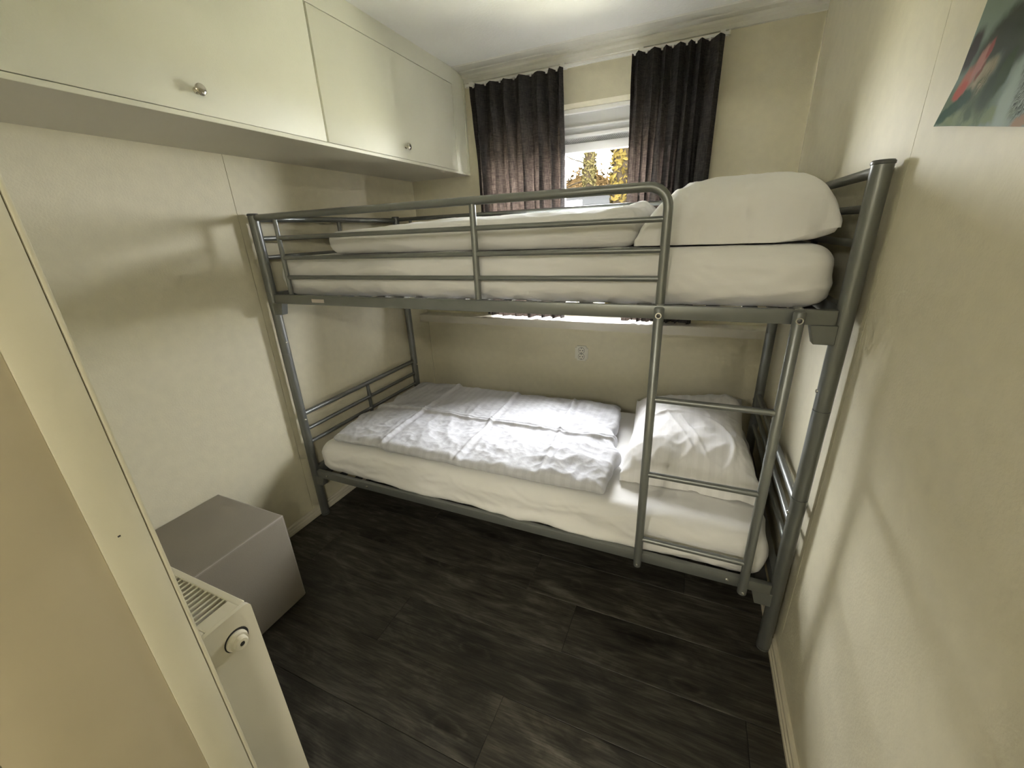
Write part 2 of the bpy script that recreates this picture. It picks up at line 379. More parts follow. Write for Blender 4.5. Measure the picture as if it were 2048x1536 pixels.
tag(build('vent_wire', bm, 'upvc_grey', vb), kind='stuff')
box('vent_bar', OX0+.045, OX1-.045, .104, .122, 1.79, 1.833, 'upvc', wi, .003)
box('pane', OX0+.045, .945, .122, .126, OZ0+.05, 1.79, 'glass', wi)
box('pane', .985, OX1-.045, .122, .126, OZ0+.05, 1.79, 'glass', wi)

# ------------------------------------------------------------------ curtains
crl = empty('curtain_rail', (1.12, -.06, 2.15)); tag(crl, 'thin white curtain rail under the ceiling moulding', 'curtain rail')
boxes('track', [(.47, 1.765, -.070, -.050, 2.144, 2.152), (.47, 1.765, -.070, -.066, 2.141, 2.144), (.47, 1.765, -.054, -.050, 2.141, 2.144)], 'rail_white', crl)
for x in (.50, 1.02, 1.40, 1.74): box('bracket', x-.01, x+.01, -.066, 0, 2.152, 2.162, 'rail_white', crl)
for x in (.468, 1.762): box('end_stop', x, x+.007, -.072, -.048, 2.139, 2.155, 'socket', crl)
def curtain(x0, x1, bx0, bx1, nf, seed, label):
    rnd = random.Random(seed); nu, nv = nf*26, 72; zt, zb = 2.136, .884
    wts = [rnd.uniform(.6, 1.45) for _ in range(nf)]; tot = sum(wts); cum = [0]
    for w_ in wts: cum.append(cum[-1]+w_/tot)
    amp = [rnd.uniform(.65, 1.1) for _ in range(nf)]; drift = [rnd.uniform(-1, 1) for _ in range(nf+1)]; ph = [rnd.uniform(-.6, .6) for _ in range(nf)]
    V, F = [], []
    for j in range(nv+1):
        t = j/nv; z = zt+(zb-zt)*t; low = sst(.02, .35, t)
        pin = gs(t, .085, .055)                        # pinch pleats below the heading
        for i in range(nu+1):
            u = i/nu; k = min(nf-1, next(q for q in range(nf) if u <= cum[q+1]+1e-9)); f = (u-cum[k])/(cum[k+1]-cum[k])
            wdt = (x1-x0)*(cum[k+1]-cum[k])
            a = amp[k]*(.030+.006*low)
            g = f+.16*math.sin(2*math.pi*f+ph[k])*low                     # lopsided folds
            s = math.sin(2*math.pi*g); s = math.copysign(abs(s)**(.8-.3*pin), s)
            yc = -.088*(1-low)+-.057*low
            y = yc+a*s+.003*nz(u*9, t*3, seed)+pin*.010*math.copysign(1, s)*abs(s)
            x = (x0+(x1-x0)*u)*(1-t)+(bx0+(bx1-bx0)*u)*t+.16*wdt*math.sin(4*math.pi*f)*(.5+.5*low)+.012*drift[k]*math.sin(math.pi*f)*sst(.1, .5, t)+.006*nz(u*5, t*2, seed+9)*t
            y = max(-.124+.028*low, min(-.060*(1-low)+-.015*low, y))
            V.append((x, y, z+(.004*nz(u*14, 3, seed) if j == nv else 0)+(.003*nz(u*22, 5, seed) if j == 0 else 0)))
    for j in range(nv):
        for i in range(nu):
            a = j*(nu+1)+i; F.append((a, a+1, a+nu+2, a+nu+1))
    root = empty('curtain', ((x0+x1)/2, -.057, zb)); tag(root, label, 'curtain', 'window curtains')
    me = bpy.data.meshes.new('curtain_fabric'); me.from_pydata(V, [], F); me.update()
    for p in me.polygons: p.use_smooth = True
    me.materials.append(M['curtain']); finish(bpy.data.objects.new('curtain_fabric', me), root)
    for k in range(nf):
        xx = x0+(x1-x0)*(cum[k]+.25*(cum[k+1]-cum[k])); box('glider', xx-.004, xx+.004, -.077, -.0705, 2.130, 2.143, 'rail_white', root)
curtain(.503, 1.034, .512, 1.034, 7, 3, 'charcoal pleated curtain hanging next to the overhead cupboard')
curtain(1.364, 1.750, 1.374, 1.744, 7, 8, 'narrower charcoal pleated curtain above the upper pillow')

# ------------------------------------------------------------------ overhead cupboard
CX, CZ = .4243, 1.7146
cb = empty('overhead_cupboard', (.21, -1.1, CZ)); tag(cb, 'cream two-door overhead cupboard fixed under the ceiling', 'cupboard')
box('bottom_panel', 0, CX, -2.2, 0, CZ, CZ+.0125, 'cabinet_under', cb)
box('bottom_edge', CX, CX+.0025, -2.2, 0, CZ, CZ+.0125, 'cabinet', cb, .0008)
box('face_rail', .395, CX-.002, -2.2, 0, 2.150, HC, 'cabinet', cb)
box('face_stile', .395, CX-.002, -.134, 0, CZ+.0125, 2.150, 'cabinet', cb)
box('face_stile', .395, CX-.002, -2.2, -1.995, CZ+.0125, 2.150, 'cabinet', cb)
box('edge_strip', CX-.002, CX+.004, -.020, 0, CZ+.0125, HC, 'cabinet', cb, .001)
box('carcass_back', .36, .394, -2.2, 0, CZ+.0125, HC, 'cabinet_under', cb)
for a, b, ky, kz in ((-1.990, -1.0995, -1.545, 1.785), (-1.0895, -.138, -.614, 1.781)):
    d = box('door', .398, CX-.001, a, b, CZ+.0150, 2.147, 'cabinet', cb, .0012)
    lathe('knob', (CX-.001, ky, kz), (1, 0, 0), [(0, .009), (.003, .008), (.006, .0055), (.012, .006), (.016, .0125), (.019, .0150), (.022, .0148), (.0245, .012), (.026, .006)], 'nickel', d)

# ------------------------------------------------------------------ bunk bed
XL, XR, YFR, YB, H = .0376, 2.0876, -1.1876, -.2699, 1.4983
PR = .0205
bed = empty('bunk_bed', ((XL+XR)/2, (YFR+YB)/2, 0)); tag(bed, 'silver-grey tubular metal bunk bed with ladder and guard rail', 'bunk bed')
def post(x, y):
    g, d = .0012, .0022
    prof = [(0, PR-.002), (.004, PR)]
    for z in (.6195, .903): prof += [(z-g, PR), (z-g, PR-d), (z+g, PR-d), (z+g, PR)]
    prof += [(H-.008, PR)]
    p = lathe('post', (x, y, 0), (0, 0, 1), prof, 'metal', bed, 28)
    lathe('post_cap', (x, y, H-.008), (0, 0, 1), [(0, PR), (.001, PR+.0018), (.006, PR+.0018), (.009, PR-.001)], 'cap', p, 28)
    lathe('foot', (x, y, 0), (0, 0, 1), [(0, PR-.001), (.012, PR+.0006)], 'cap', p, 20)
    s = 1 if x < 1 else -1
    for z in (.955, .565): lathe('bolt', (x+s*(PR-.001), y, z), (s, 0, 0), [(0, .006), (.002, .0055), (.004, .0035)], 'bolt', p, 12)
for x in (XL, XR):
    for y in (YFR, YB): post(x, y)
BR = .0098
for x in (XL, XR):
    a, b = YFR+PR-.003, YB-PR+.003; ym = (YFR+YB)/2
    for z, r in ((1.479, .0125), (1.402, BR), (1.325, BR), (.589, .0125), (.505, BR), (.432, BR)):
        tube('end_bar', [(x, a, z), (x, b, z)], r, 'metal', bed)
    for za, zb_ in ((1.20, 1.479), (.30, .589)): tube('end_stile', [(x, ym, za), (x, ym, zb_)], BR, 'metal', bed)
    for z in (1.155, .268): box('end_beam', x-.012, x+.012, a, b, z-.022, z+.022, 'metal', bed, .002)
# side rails
def side_rail(y, z0, z1, front):
    ya, yb = (y-.0205, y-.0005) if front else (y+.0005, y+.0205)
    r = box('side_rail', XL+.036, XR-.0195, ya, yb, z0, z1, 'metal', bed, .002)
    ti = (yb, yb+.03) if front else (ya-.03, ya)
    box('slat_ledge', XL+.04, XR-.03, ti[0], ti[1], z0, z0+.003, 'metal', bed)
    for xa, xb in ((XL+.012, XL+.072), (XR-.072, XR-.012)):
        s = .012 if xa < 1 else -.012
        bm = bmesh.new(); vs_ = addbox(bm, xa, xb, ya+.002, yb+.012, z0-.050, z0)
        for v in vs_:
            if v.co.z < z0-.02 and ((xa < 1 and v.co.x > (xa+xb)/2) or (xa > 1 and v.co.x < (xa+xb)/2)): v.co.x -= s*1.2
        bmesh.ops.bevel(bm, geom=bm.edges[:], offset=.0015, segments=1, affect='EDGES')
        build('bracket', bm, 'metal', bed)
    return r
ru = side_rail(YFR, 1.1355, 1.1735, True); side_rail(YB, 1.1355, 1.1735, False)
rl = side_rail(YFR, .2510, .2890, True); side_rail(YB, .2510, .2890, False)
tag(box('sticker', .296, .364, YFR-.0212, YFR-.0204, 1.146, 1.160, 'sticker', ru), 'small pale paper sticker')
for x in (.14, .40, 1.94): lathe('bolt', (x, YFR-.0203, .270), (0, -1, 0), [(0, .006), (.0015, .0055), (.003, .003)], 'bolt', rl, 12)
# slats
for z in (1.1395, .2550):
    for i in range(20):
        x = .09+i*.1005 if i < 19 else 2.045
        box('slat', x-.02, x+.02, YFR+.002, YB-.002, z, z+.006, 'metal_dark', bed)
    for x in (1.955, 1.985, 2.013): box('slat', x-.008, x+.008, YFR+.002, YB-.002, z, z+.006, 'metal_dark', bed)
# front guard rail
GZ, GX0, GX1, GX2 = 1.483, .1603, 1.065, 1.6529
cr = .055
arc = [(GX2-cr+cr*math.sin(t*math.pi/16), YFR, GZ-cr+cr*math.cos(t*math.pi/16)) for t in range(9)]
tube('guard_rail', [(XL+PR-.003, YFR, GZ)]+arc+[(GX2, YFR, 1.172)], .0128, 'metal', bed, 16)
tube('guard_stile', [(GX0, YFR, GZ), (GX0, YFR, 1.172)], .0092, 'metal', bed)
tube('guard_stile', [(GX1, YFR, GZ-.01), (GX1, YFR, 1.172)], .0108, 'metal', bed)
for z in (1.4016, 1.3224, 1.2453):
    tube('guard_bar', [(GX0+.006, YFR, z), (GX1-.008, YFR, z)], .0082, 'metal', bed)
    tube('guard_bar', [(GX1+.008, YFR, z), (GX2-.010, YFR, z)], .0082, 'metal', bed)
# back guard rail
tube('guard_rail', [(XL+PR-.003, YB, 1.483), (XR-PR+.003, YB, 1.483)], .0105, 'metal', bed)
for z in (1.40, 1.32): tube('guard_bar', [(XL+PR-.003, YB, z), (XR-PR+.003, YB, z)], .0082, 'metal', bed)
for x in (.144, 1.065, 1.95): tube('guard_stile', [(x, YB, 1.483), (x, YB, 1.172)], .0085, 'metal', bed)
# ladder
LY = -1.2225
for x in (1.6547, 1.9859):
    bm = bmesh.new(); addtube(bm, [(x, LY, .244), (x, LY, .2465), (x, LY, 1.168), (x, LY, 1.171)], [.011, .0138, .0138, .011], 18)
    st = build('ladder_stile', bm, 'metal', bed, True, 45)
    lathe('washer', (x, LY-.0125, 1.150), (0, -1, 0), [(0, .0085), (.0025, .0085), (.0025, .0058), (.0012, .0056), (.0012, .003), (.0022, .0028)], 'bolt', st, 20)
    lathe('bolt_head', (x, LY-.0136, 1.150), (0, -1, 0), [(0, .0055), (.0004, .0055), (.0018, .003)], 'metal_dark', st, 16)
    lathe('end_plug', (x, LY-.0125, .258), (0, -1, 0), [(0, .005), (.003, .0045), (.004, .002)], 'bolt', st, 12)
    box('hook', x-.009, x+.009, YFR-.021, YFR+.012, 1.1736, 1.1766, 'metal', st)
for z in (.8933, .6287, .3662):
    tube('ladder_rung', [(1.6547+.010, LY, z), (1.9859-.010, LY, z)], .0096, 'metal', bed)

# ------------------------------------------------------------------ bedding
def mat_fn(seed, bulge, zc, hz, front_y, hang):
    def f(p, n, q):
        x, y, z = p
        # wrinkles on the sides: diagonal pulls, stronger low
        side = abs(n.y)
        wv = .0080*ridge(x*2.6+z*11, z*6-x*1.2, seed)*side+.0050*ridge(x*7-z*18, z*14+x*2, seed+5)*side+.0025*ridge(x*16+z*30, z*22, seed+8)*side+.0012*nz(x*34, z*36, seed)*side-.008*side
        p = p + n*(wv + .003*nz(x*4, y*4, seed+2)+.0015*nz(x*13, y*13, seed+4))
        if n.y < -.2:
            t = (z-(zc-hz))/(2*hz)
            p.y -= bulge*(-n.y)*sst(.05, .35, t)*(1-sst(.55, 1, t))*(.55+.45*nz(x*1.7, 0, seed))
            p.y -= hang*gs(t, .18, .16)*sst(.25, .6, x)*(1-sst(1.5, 1.9, x))*(.7+.6*nz(x*3, 2, seed))
        if n.z > .5: p.z -= .004*max(0, nz(x*2.2, y*2.2, seed+7))
        if abs(q.x) > .9: p.x += sst(.9, 1, abs(q.x))*.010*ridge(y*6, z*14, seed+11)*(1 if q.x > 0 else -1)
        return p
    return f
um = soft('mattress', (1.0675, -.728, 1.2445), (.985, .437, .0815), .052, (220, 80, 24), mat_fn(1., .010, 1.2445, .0815, -1.165, 0), 'sheet')
tag(um, 'mattress in a cream-white fitted sheet on the upper bunk', 'mattress', 'bunk mattresses')
lm = soft('mattress', (1.0655, -.733, .3465), (.985, .440, .0855), .055, (240, 84, 26), mat_fn(4., .010, .3465, .0855, -1.17, .030), 'sheet')
tag(lm, 'mattress in a cream-white fitted sheet on the lower bunk', 'mattress', 'bunk mattresses')
# lower duvet: flat, creased where it was folded, rumpled at the pillow end
def low_duvet(p, n, q):
    x, y, z = p; top = sst(-.3, .75, n.z)
    edge = .004*nz(x*7, y*7, 3)
    if abs(q.x) > .6: p.x += sst(.6, 1, abs(q.x))*(.030*nz(y*5, 1, 2)+.016*nz(y*14, 4, 2))*(1 if q.x > 0 else -1)
    if abs(q.y) > .6: p.y += sst(.6, 1, abs(q.y))*(.020*nz(x*4, 1, 7)+.010*nz(x*13, 3, 7))
    # corner shear: pillow end is farther right at the front
    p.x += .045*(-q.y)*sst(.2, 1, q.x)
    h = .006*nz(x*3, y*3, 5)+.004*nz(x*9, y*9, 6)+.010*sst(-.2, 1, q.x)*nz(x*6+y*3, y*5, 8)
    h += .0055*ridge(x*8+y*4, y*7-x*3, 12)+.0045*ridge(x*15-y*9, y*13+x*8, 14)*(.55+.8*sst(0, 1, q.x)+.5*sst(.3, 1, -q.y))+.0012*ridge(x*30+y*18, y*27-x*12, 15)
    h += .016*sst(.35, .95, q.x)*sst(-.1, .7, -q.y)*ridge(x*5+y*6, y*4-x*3, 17)+.012*sst(.3, .9, q.x)*sst(.2, .9, q.y)*nz(x*4, y*5, 19)
    crease = .011*gs(y+.012*nz(x*4, 0, 1), -.785, .010)+.006*gs(y+.012*nz(x*4, 0, 1), -.758, .008)
    for cx in (.455, .865, 1.225): crease += .0085*gs(x+.012*nz(y*4, 0, 2)+.03*(y+.75), cx, .009)-.004*gs(x+.03*(y+.75), cx+.022, .012)
    crease += .016*gs(x-.35*(y+.9)*.9, 1.33, .045)*sst(-.2, .6, -q.y)            # turned-up flap near the pillow
    soft_e = .016*sst(.62, 1, -q.y)+.012*sst(.8, 1, -q.x)+.010*sst(.85, 1, q.y)
    p.z += top*(h+crease-soft_e*(1+.6*nz(x*5, y*5, 23)))
    sidew = abs(n.y)
    p.y += sidew*.006*ridge(x*9, z*8, 21)*(-1 if n.y < 0 else 1)
    return p
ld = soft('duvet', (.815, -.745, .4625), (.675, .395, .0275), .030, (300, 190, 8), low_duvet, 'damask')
tag(ld, 'flat white duvet with satin stripes and fold creases on the lower bunk', 'duvet', 'duvets on the bunks')
# upper duvet: thicker, folded, seen from its edge
def up_duvet(p, n, q):
    x, y, z = p; top = sst(0, 1, (z-1.326)/.09)
    p.z += top*(.030*sst(-1, .3, q.y)*(1-.5*sst(.4, 1, q.y))*sst(-1, -.55, q.x)-.012*sst(-.4, -1, q.x) + .006*nz(x*4, y*4, 1)+.003*nz(x*13, y*13, 2))
    p.z += top*.022*gs(x, 1.52, .06)*(.6+.5*nz(x*12, y*7, 3))
    if n.y < -.2: p.y += .008*ridge(x*3+z*12, z*10, 4)*(-1)+.004*nz(x*16, z*22, 5)
    p.x += sst(.8, 1, abs(q.x))*.014*nz(y*5, z*9, 6)
    p.z += .006*ridge(x*7+y*5, y*6-x*2, 9)*top
    return p
ud = soft('duvet', (.955, -.705, 1.376), (.620, .405, .0485), .046, (170, 90, 14), up_duvet, 'sheet')
tag(ud, 'thick folded white duvet seen from the side on the upper bunk', 'duvet', 'duvets on the bunks')
# pillows
def pillow(name, c, hx, hy, hz_, seed, skew, rise, mat, label, flat=.3, blunt=3.2, floor=-9):
    V, F = lattice(90, 110, 10); out = []
    for q in V:
        u, v = q.x, q.y
        # pinched outline: corners stay out, sides pull in a little
        px = u*hx*(1-.06*(1-u*u)*0-.05*(1-v*v)*0)-u*hx*.05*(1-abs(v)**2.5)*(abs(u)**3)*0
        ex = 1-abs(u)**(blunt if u > 0 else 3.2); ey = 1-abs(v)**3.2
        th = (max(0, ex)**.62)*(max(0, ey)**.62)
        pin = 1-.06*(1-abs(v))*(abs(u)**4)
        px = u*hx*pin; py = v*hy*(1-.05*(1-abs(u))*(abs(v)**4))
        zt = hz_*2*th*(1-flat); zb = -hz_*2*th*flat
        z = (zt if q.z > 0 else zb) if abs(q.z) == 1 else (zt+zb)/2+(zt-zb)/2*q.z
        edge = .004+.006*(1-th)
        z += edge*q.z
        wr = (.011*ridge(u*1.6+v*.6, v*2.1-u*.5, seed)+.007*ridge(u*4-v*2, v*3+u*2, seed+3)+.0025*ridge(u*9, v*9, seed+4))*(.5+.5*(1-th))*q.z
        rr_ = math.hypot(u*.8+.1, v+.55); wr += (.007*gs(rr_, .62, .03)+.005*gs(u+.55*v, -.35, .03)*(v < .1)+.005*gs(u+.5*v, -.15, .025)*(v < 0))*max(q.z, 0)
        x, y, zz = px, py, z+wr
        zz += rise(u, v)
        if zz+c[2] < floor: zz = floor-c[2]+.05*(zz+c[2]-floor)
        out.append((c[0]+x+skew[0]*v, c[1]+y+skew[1]*u, c[2]+zz))
    me = bpy.data.meshes.new(name); me.from_pydata(out, [], F); me.update()
    for p in me.polygons: p.use_smooth = True
    me.materials.append(M[mat]); o = finish(bpy.data.objects.new(name, me), None)
    return tag(o, label, 'pillow', 'pillows on the bunks')
pillow('pillow', (1.778, -.655, .452), .245, .345, .082, 2., (-.012, .0), lambda u, v: .050*sst(.2, 1, v)*sst(-.6, 1, u)+.030*sst(.5, 1, v)+.012*sst(.2, 1, u), 'damask_pillow',
       'white pillow with faint stripes and creases on the lower bunk', .12, 3.2, .436)
V, F = lattice(72, 72, 12); out = []
for q in V:
    u, v = q.x, q.y
    ex = max(0, 1-abs(u)**(7 if u > 0 else 2.5))**.6; ey = max(0, 1-abs(v)**4.5)**.5; th = ex*ey
    mid = .004+.052*sst(.45, 1, u)*(.6+.4*ey)
    top = mid+(.172+.012*sst(-1, .5, v)-mid)*th; bot = mid-(mid-.001)*th**.4
    z = mid+(top-mid)*q.z if q.z > 0 else mid+(mid-bot)*q.z
    wr = (.0075*ridge(u*2.2+v*.8, v*2.4-u*.9, 31)+.005*ridge(u*5-v*2.5, v*4+u*3, 35)+.002*nz(u*15, v*15, 33))*(.45+.55*(1-th))*max(q.z, 0)
    wr += .006*gs(u+.25*v, -.55, .05)*max(q.z, 0)+.006*gs(u+.2*v, -.70, .04)*max(q.z, 0)
    bul = 1-.03*(1-abs(v))*abs(u)**4
    fr = sst(-.6, -1, v) if v < -.6 else 0
    wf = .010*ridge(u*2.4+z*16, z*10-u*1.5, 41)+.006*ridge(u*5-z*30, z*24+u*3, 43)-.010
    out.append((1.808+u*.245*bul, -.800+v*.325*(1-.03*(1-abs(u))*abs(v)**4)-wf*sst(.55, .95, -v), 1.332+z+.004*q.z+wr))
me = bpy.data.meshes.new('pillow'); me.from_pydata(out, [], F); me.update()
for p in me.polygons: p.use_smooth = True
me.materials.append(M['sheet'])
tag(finish(bpy.data.objects.new('pillow', me), None), 'plump white pillow at the ladder end of the upper bunk', 'pillow', 'pillows on the bunks')

# ------------------------------------------------------------------ ottoman
ot = empty('ottoman', (.2, -1.81, 0)); tag(ot, 'taupe leatherette cube ottoman on the floor against the wall', 'ottoman')
a0, a1, b0, b1, hh = .006, .396, -2.005, -1.622, .414
box('body', a0, a1, b0, b1, .012, hh, 'ottoman', ot, .010, 3)
r_ = .0022
loop = lambda z: [(a0+.004, b0+.004, z), (a1-.004, b0+.004, z), (a1-.004, b1-.004, z), (a0+.004, b1-.004, z)]
tl = loop(hh-.0045)
for i in range(4): tube('seam', [tl[i], tl[(i+1) % 4]], r_, 'piping', ot, 8)
for x, y in ((a1-.0035, b0+.0035), (a1-.0035, b1-.0035)): tube('seam', [(x, y, .02), (x, y, hh-.004)], r_, 'piping', ot, 8)
for x in (a0+.04, a1-.04):
    for y in (b0+.04, b1-.04): lathe('foot', (x, y, 0), (0, 0, 1), [(0, .016), (.013, .018)], 'cap', ot, 14)

# ------------------------------------------------------------------ radiator
RX0, RX1, RY0, RY1, RZ0, RZ1 = .14, .922, -2.160, -2.060, .055, .660
rd = empty('radiator', ((RX0+RX1)/2, (RY0+RY1)/2, RZ0)); tag(rd, 'cream panel radiator with a slotted top grille beside the doorway', 'radiator')
def panel(y, s):
    o = box('panel', RX0+.012, RX1-.012, y, y+.012, RZ0, RZ1-.012, 'radiator', rd, .003)
    n = 20
    for i in range(n):
        x = RX0+.04+i*(RX1-RX0-.08)/(n-1)
        box('rib', x-.010, x+.010, y+(.012 if s > 0 else -.004), y+(.016 if s > 0 else 0), RZ0+.03, RZ1-.05, 'radiator', o, .0019, 1)
panel(RY1-.016, 1); panel(RY0+.004, -1)
box('convector', RX0+.02, RX1-.03, RY0+.03, RY1-.03, RZ0+.02, RZ1-.11, 'rad_in', rd)
# side cover with a hole ring and blanking plug
def side_cover(x0, x1):
    bm = bmesh.new(); pts = []
    for cy_, cz_, a_ in ((RY1-.014, RZ1-.014, 0), (RY0+.010, RZ1-.010, 90)):
        rr = .014 if a_ == 0 else .010
        for t in range(6):
            an = math.radians(a_+t*18); pts.append((cy_+rr*math.cos(an), cz_+rr*math.sin(an)))
    pts += [(RY0, RZ0), (RY1, RZ0)]
    A = [bm.verts.new((x0, *q)) for q in pts]; B = [bm.verts.new((x1, *q)) for q in pts]; n = len(pts)
    for i in range(n): bm.faces.new((A[i], A[(i+1) % n], B[(i+1) % n], B[i]))
    bm.faces.new(A[::-1]); bm.faces.new(B)
    return build('side_cover', bm, 'radiator', rd, True, 30)
sc = side_cover(RX1-.010, RX1); side_cover(RX0, RX0+.010)
PC = (RX1, -2.106, .598)
lathe('plug_recess', (PC[0]-.0002, PC[1], PC[2]), (1, 0, 0), [(0, 0.0254), (.0006, 0.0254)], 'rad_in', sc, 28)
lathe('plug', (PC[0]+.0004, PC[1]-.001, PC[2]-.001), (1, 0, 0), [(0, 0.0218), (.004, 0.0218), (.006, 0.0195), (.010, 0.0189), (.010, 0.0147), (.018, 0.0139), (.020, 0.0112), (.020, 0.0053), (.016, 0.0050)], 'radiator', sc, 28)
lathe('plug_bore', (PC[0]+.0160, PC[1]-.001, PC[2]-.001), (1, 0, 0), [(0, .0046), (.0046, .0046)], 'rad_in', sc, 14)
# top grille: borders and single slats over a convector coloured near-black
gx0, gx1, gy0, gy1 = RX0+.012, RX1-.011, RY0+.004, RY1-.004
gr = boxes('top_grille', [(gx0, gx1, gy1-.014, gy1, RZ1-.012, RZ1), (gx0, gx1, gy0, gy0+.010, RZ1-.012, RZ1), (gx1-.034, gx1+.002, gy0+.010, gy1-.014, RZ1-.010, RZ1+.0005),
           (gx0, gx0+.034, gy0+.010, gy1-.014, RZ1-.010, RZ1)], 'radiator', rd, .0015)
x = gx0+.034+.012
while x < gx1-.036:
    box('slat', x-.0026, x+.0026, gy0+.010, gy1-.014, RZ1-.012, RZ1-.002, 'radiator', gr); x += .0155
for x in (.3, .76): box('wall_bracket', x-.015, x+.015, YF+.001, RY0+.004, .2, .6, 'radiator', rd)
for x, s in ((RX0+.05, 1),): tube('valve_pipe', [(x, -2.11, 0), (x, -2.11, RZ0+.01)], .0075, 'bolt', rd)
tube('valve_pipe', [(RX0+.09, -2.11, 0), (RX0+.09, -2.11, RZ0+.01)], .0075, 'bolt', rd)

# ------------------------------------------------------------------ socket
sx, sz = 1.1345, .652
so = empty('wall_socket', (sx, 0, sz)); tag(so, 'cream double wall socket under the window sill', 'socket')
bm = bmesh.new(); addbox(bm, sx-.041, sx+.041, -.012, 0, sz-.048, sz+.048)
bmesh.ops.bevel(bm, geom=[e for e in bm.edges if abs(e.verts[0].co.y-e.verts[1].co.y) > .005], offset=.012, segments=5, affect='EDGES')
bmesh.ops.bevel(bm, geom=[e for e in bm.edges if all(v.co.y < -.011 for v in e.verts)], offset=.003, segments=2, affect='EDGES')
build('cover_plate', bm, 'socket', so, True, 40)
for dz in (.020, -.020):
    k = lathe('socket_well', (sx, -.0121, sz+dz), (0, -1, 0), [(0, .0190), (.0014, .0190), (.0014, .0172), (.0008, .0165)], 'socket', so, 28)
    lathe('well_shadow_gap', (sx, -.0119, sz+dz), (0, -1, 0), [(0, .0206), (.0004, .0206)], 'hole', so, 28)
    for dx in (-.0085, .0085): lathe('pin_hole', (sx+dx, -.0126, sz+dz), (0, -1, 0), [(0, .0032), (.0006, .0032)], 'hole', k, 12)
    for dd in (-1, 1): box('earth_clip', sx-.003, sx+.003, -.0140, -.0126, sz+dz+dd*.0150-.002, sz+dz+dd*.0150+.002, 'hole', k)

# ------------------------------------------------------------------ poster on the right wall
def poster_mat():
    m, nt, b = newmat('tropical_print'); L = nt.links.new
    b.inputs['Roughness'].default_value = .6; b.inputs['Specular IOR Level'].default_value = .2
    uv = N(nt, 'ShaderNodeUVMap'); uv.uv_map = 'uv'
    dn = N(nt, 'ShaderNodeTexNoise'); dn.inputs['Scale'].default_value = 26; dn.inputs['Detail'].default_value = 4; L(uv.outputs[0], dn.inputs['Vector'])
    sub = N(nt, 'ShaderNodeVectorMath', operation='SUBTRACT'); sub.inputs[1].default_value = (.5, .5, .5); L(dn.outputs['Color'], sub.inputs[0])
    scl = N(nt, 'ShaderNodeVectorMath', operation='SCALE'); scl.inputs['Scale'].default_value = .035; L(sub.outputs[0], scl.inputs[0])
    wob = N(nt, 'ShaderNodeVectorMath', operation='ADD'); L(uv.outputs[0], wob.inputs[0]); L(scl.outputs[0], wob.inputs[1])
    wash = N(nt, 'ShaderNodeTexNoise'); wash.inputs['Scale'].default_value = 3.2; wash.inputs['Detail'].default_value = 3; L(uv.outputs[0], wash.inputs['Vector'])
    cur = ramp(nt, [(.30, (.045, .055, .035)), (.48, (.20, .27, .215)), (.66, (.36, .42, .35))]); L(wash.outputs['Fac'], cur.inputs['Fac'])
    last = cur.outputs['Color']
    def blob(cx, cy, rx, ry, ang, colr, soft_=.35, streak=False):
        nonlocal last
        mp = N(nt, 'ShaderNodeMapping', vector_type='TEXTURE'); mp.inputs['Location'].default_value = (cx, cy, 0); mp.inputs['Rotation'].default_value = (0, 0, math.radians(ang)); mp.inputs['Scale'].default_value = (rx, ry, 1)
        L(wob.outputs[0], mp.inputs[0])
        flat = N(nt, 'ShaderNodeVectorMath', operation='MULTIPLY'); flat.inputs[1].default_value = (1, 1, 0); L(mp.outputs[0], flat.inputs[0])
        ln = N(nt, 'ShaderNodeVectorMath', operation='LENGTH'); L(flat.outputs[0], ln.inputs[0])
        mr = N(nt, 'ShaderNodeMapRange', interpolation_type='SMOOTHSTEP'); mr.inputs['From Min'].default_value = 1+soft_; mr.inputs['From Max'].default_value = 1-soft_; L(ln.outputs['Value'], mr.inputs['Value'])
        fac = mr.outputs[0]
        if streak:
            wv = N(nt, 'ShaderNodeTexNoise'); wv.inputs['Scale'].default_value = 2.2; mp2 = N(nt, 'ShaderNodeMapping'); mp2.inputs['Scale'].default_value = (1, 9, 1); L(mp.outputs[0], mp2.inputs[0]); L(mp2.outputs[0], wv.inputs['Vector'])
            rr = ramp(nt, [(.42, (0, 0, 0)), (.58, (1, 1, 1))]); L(wv.outputs['Fac'], rr.inputs['Fac'])
            mm = N(nt, 'ShaderNodeMath', operation='MULTIPLY'); L(fac, mm.inputs[0]); L(rr.outputs['Color'], mm.inputs[1]); fac = mm.outputs[0]
        mx = N(nt, 'ShaderNodeMix', data_type='RGBA'); mx.inputs['B'].default_value = (*colr, 1); L(fac, mx.inputs['Factor']); L(last, mx.inputs['A']); last = mx.outputs['Result']
    for a in PRINT: blob(*a)
    L(last, b.inputs['Base Color']); return m
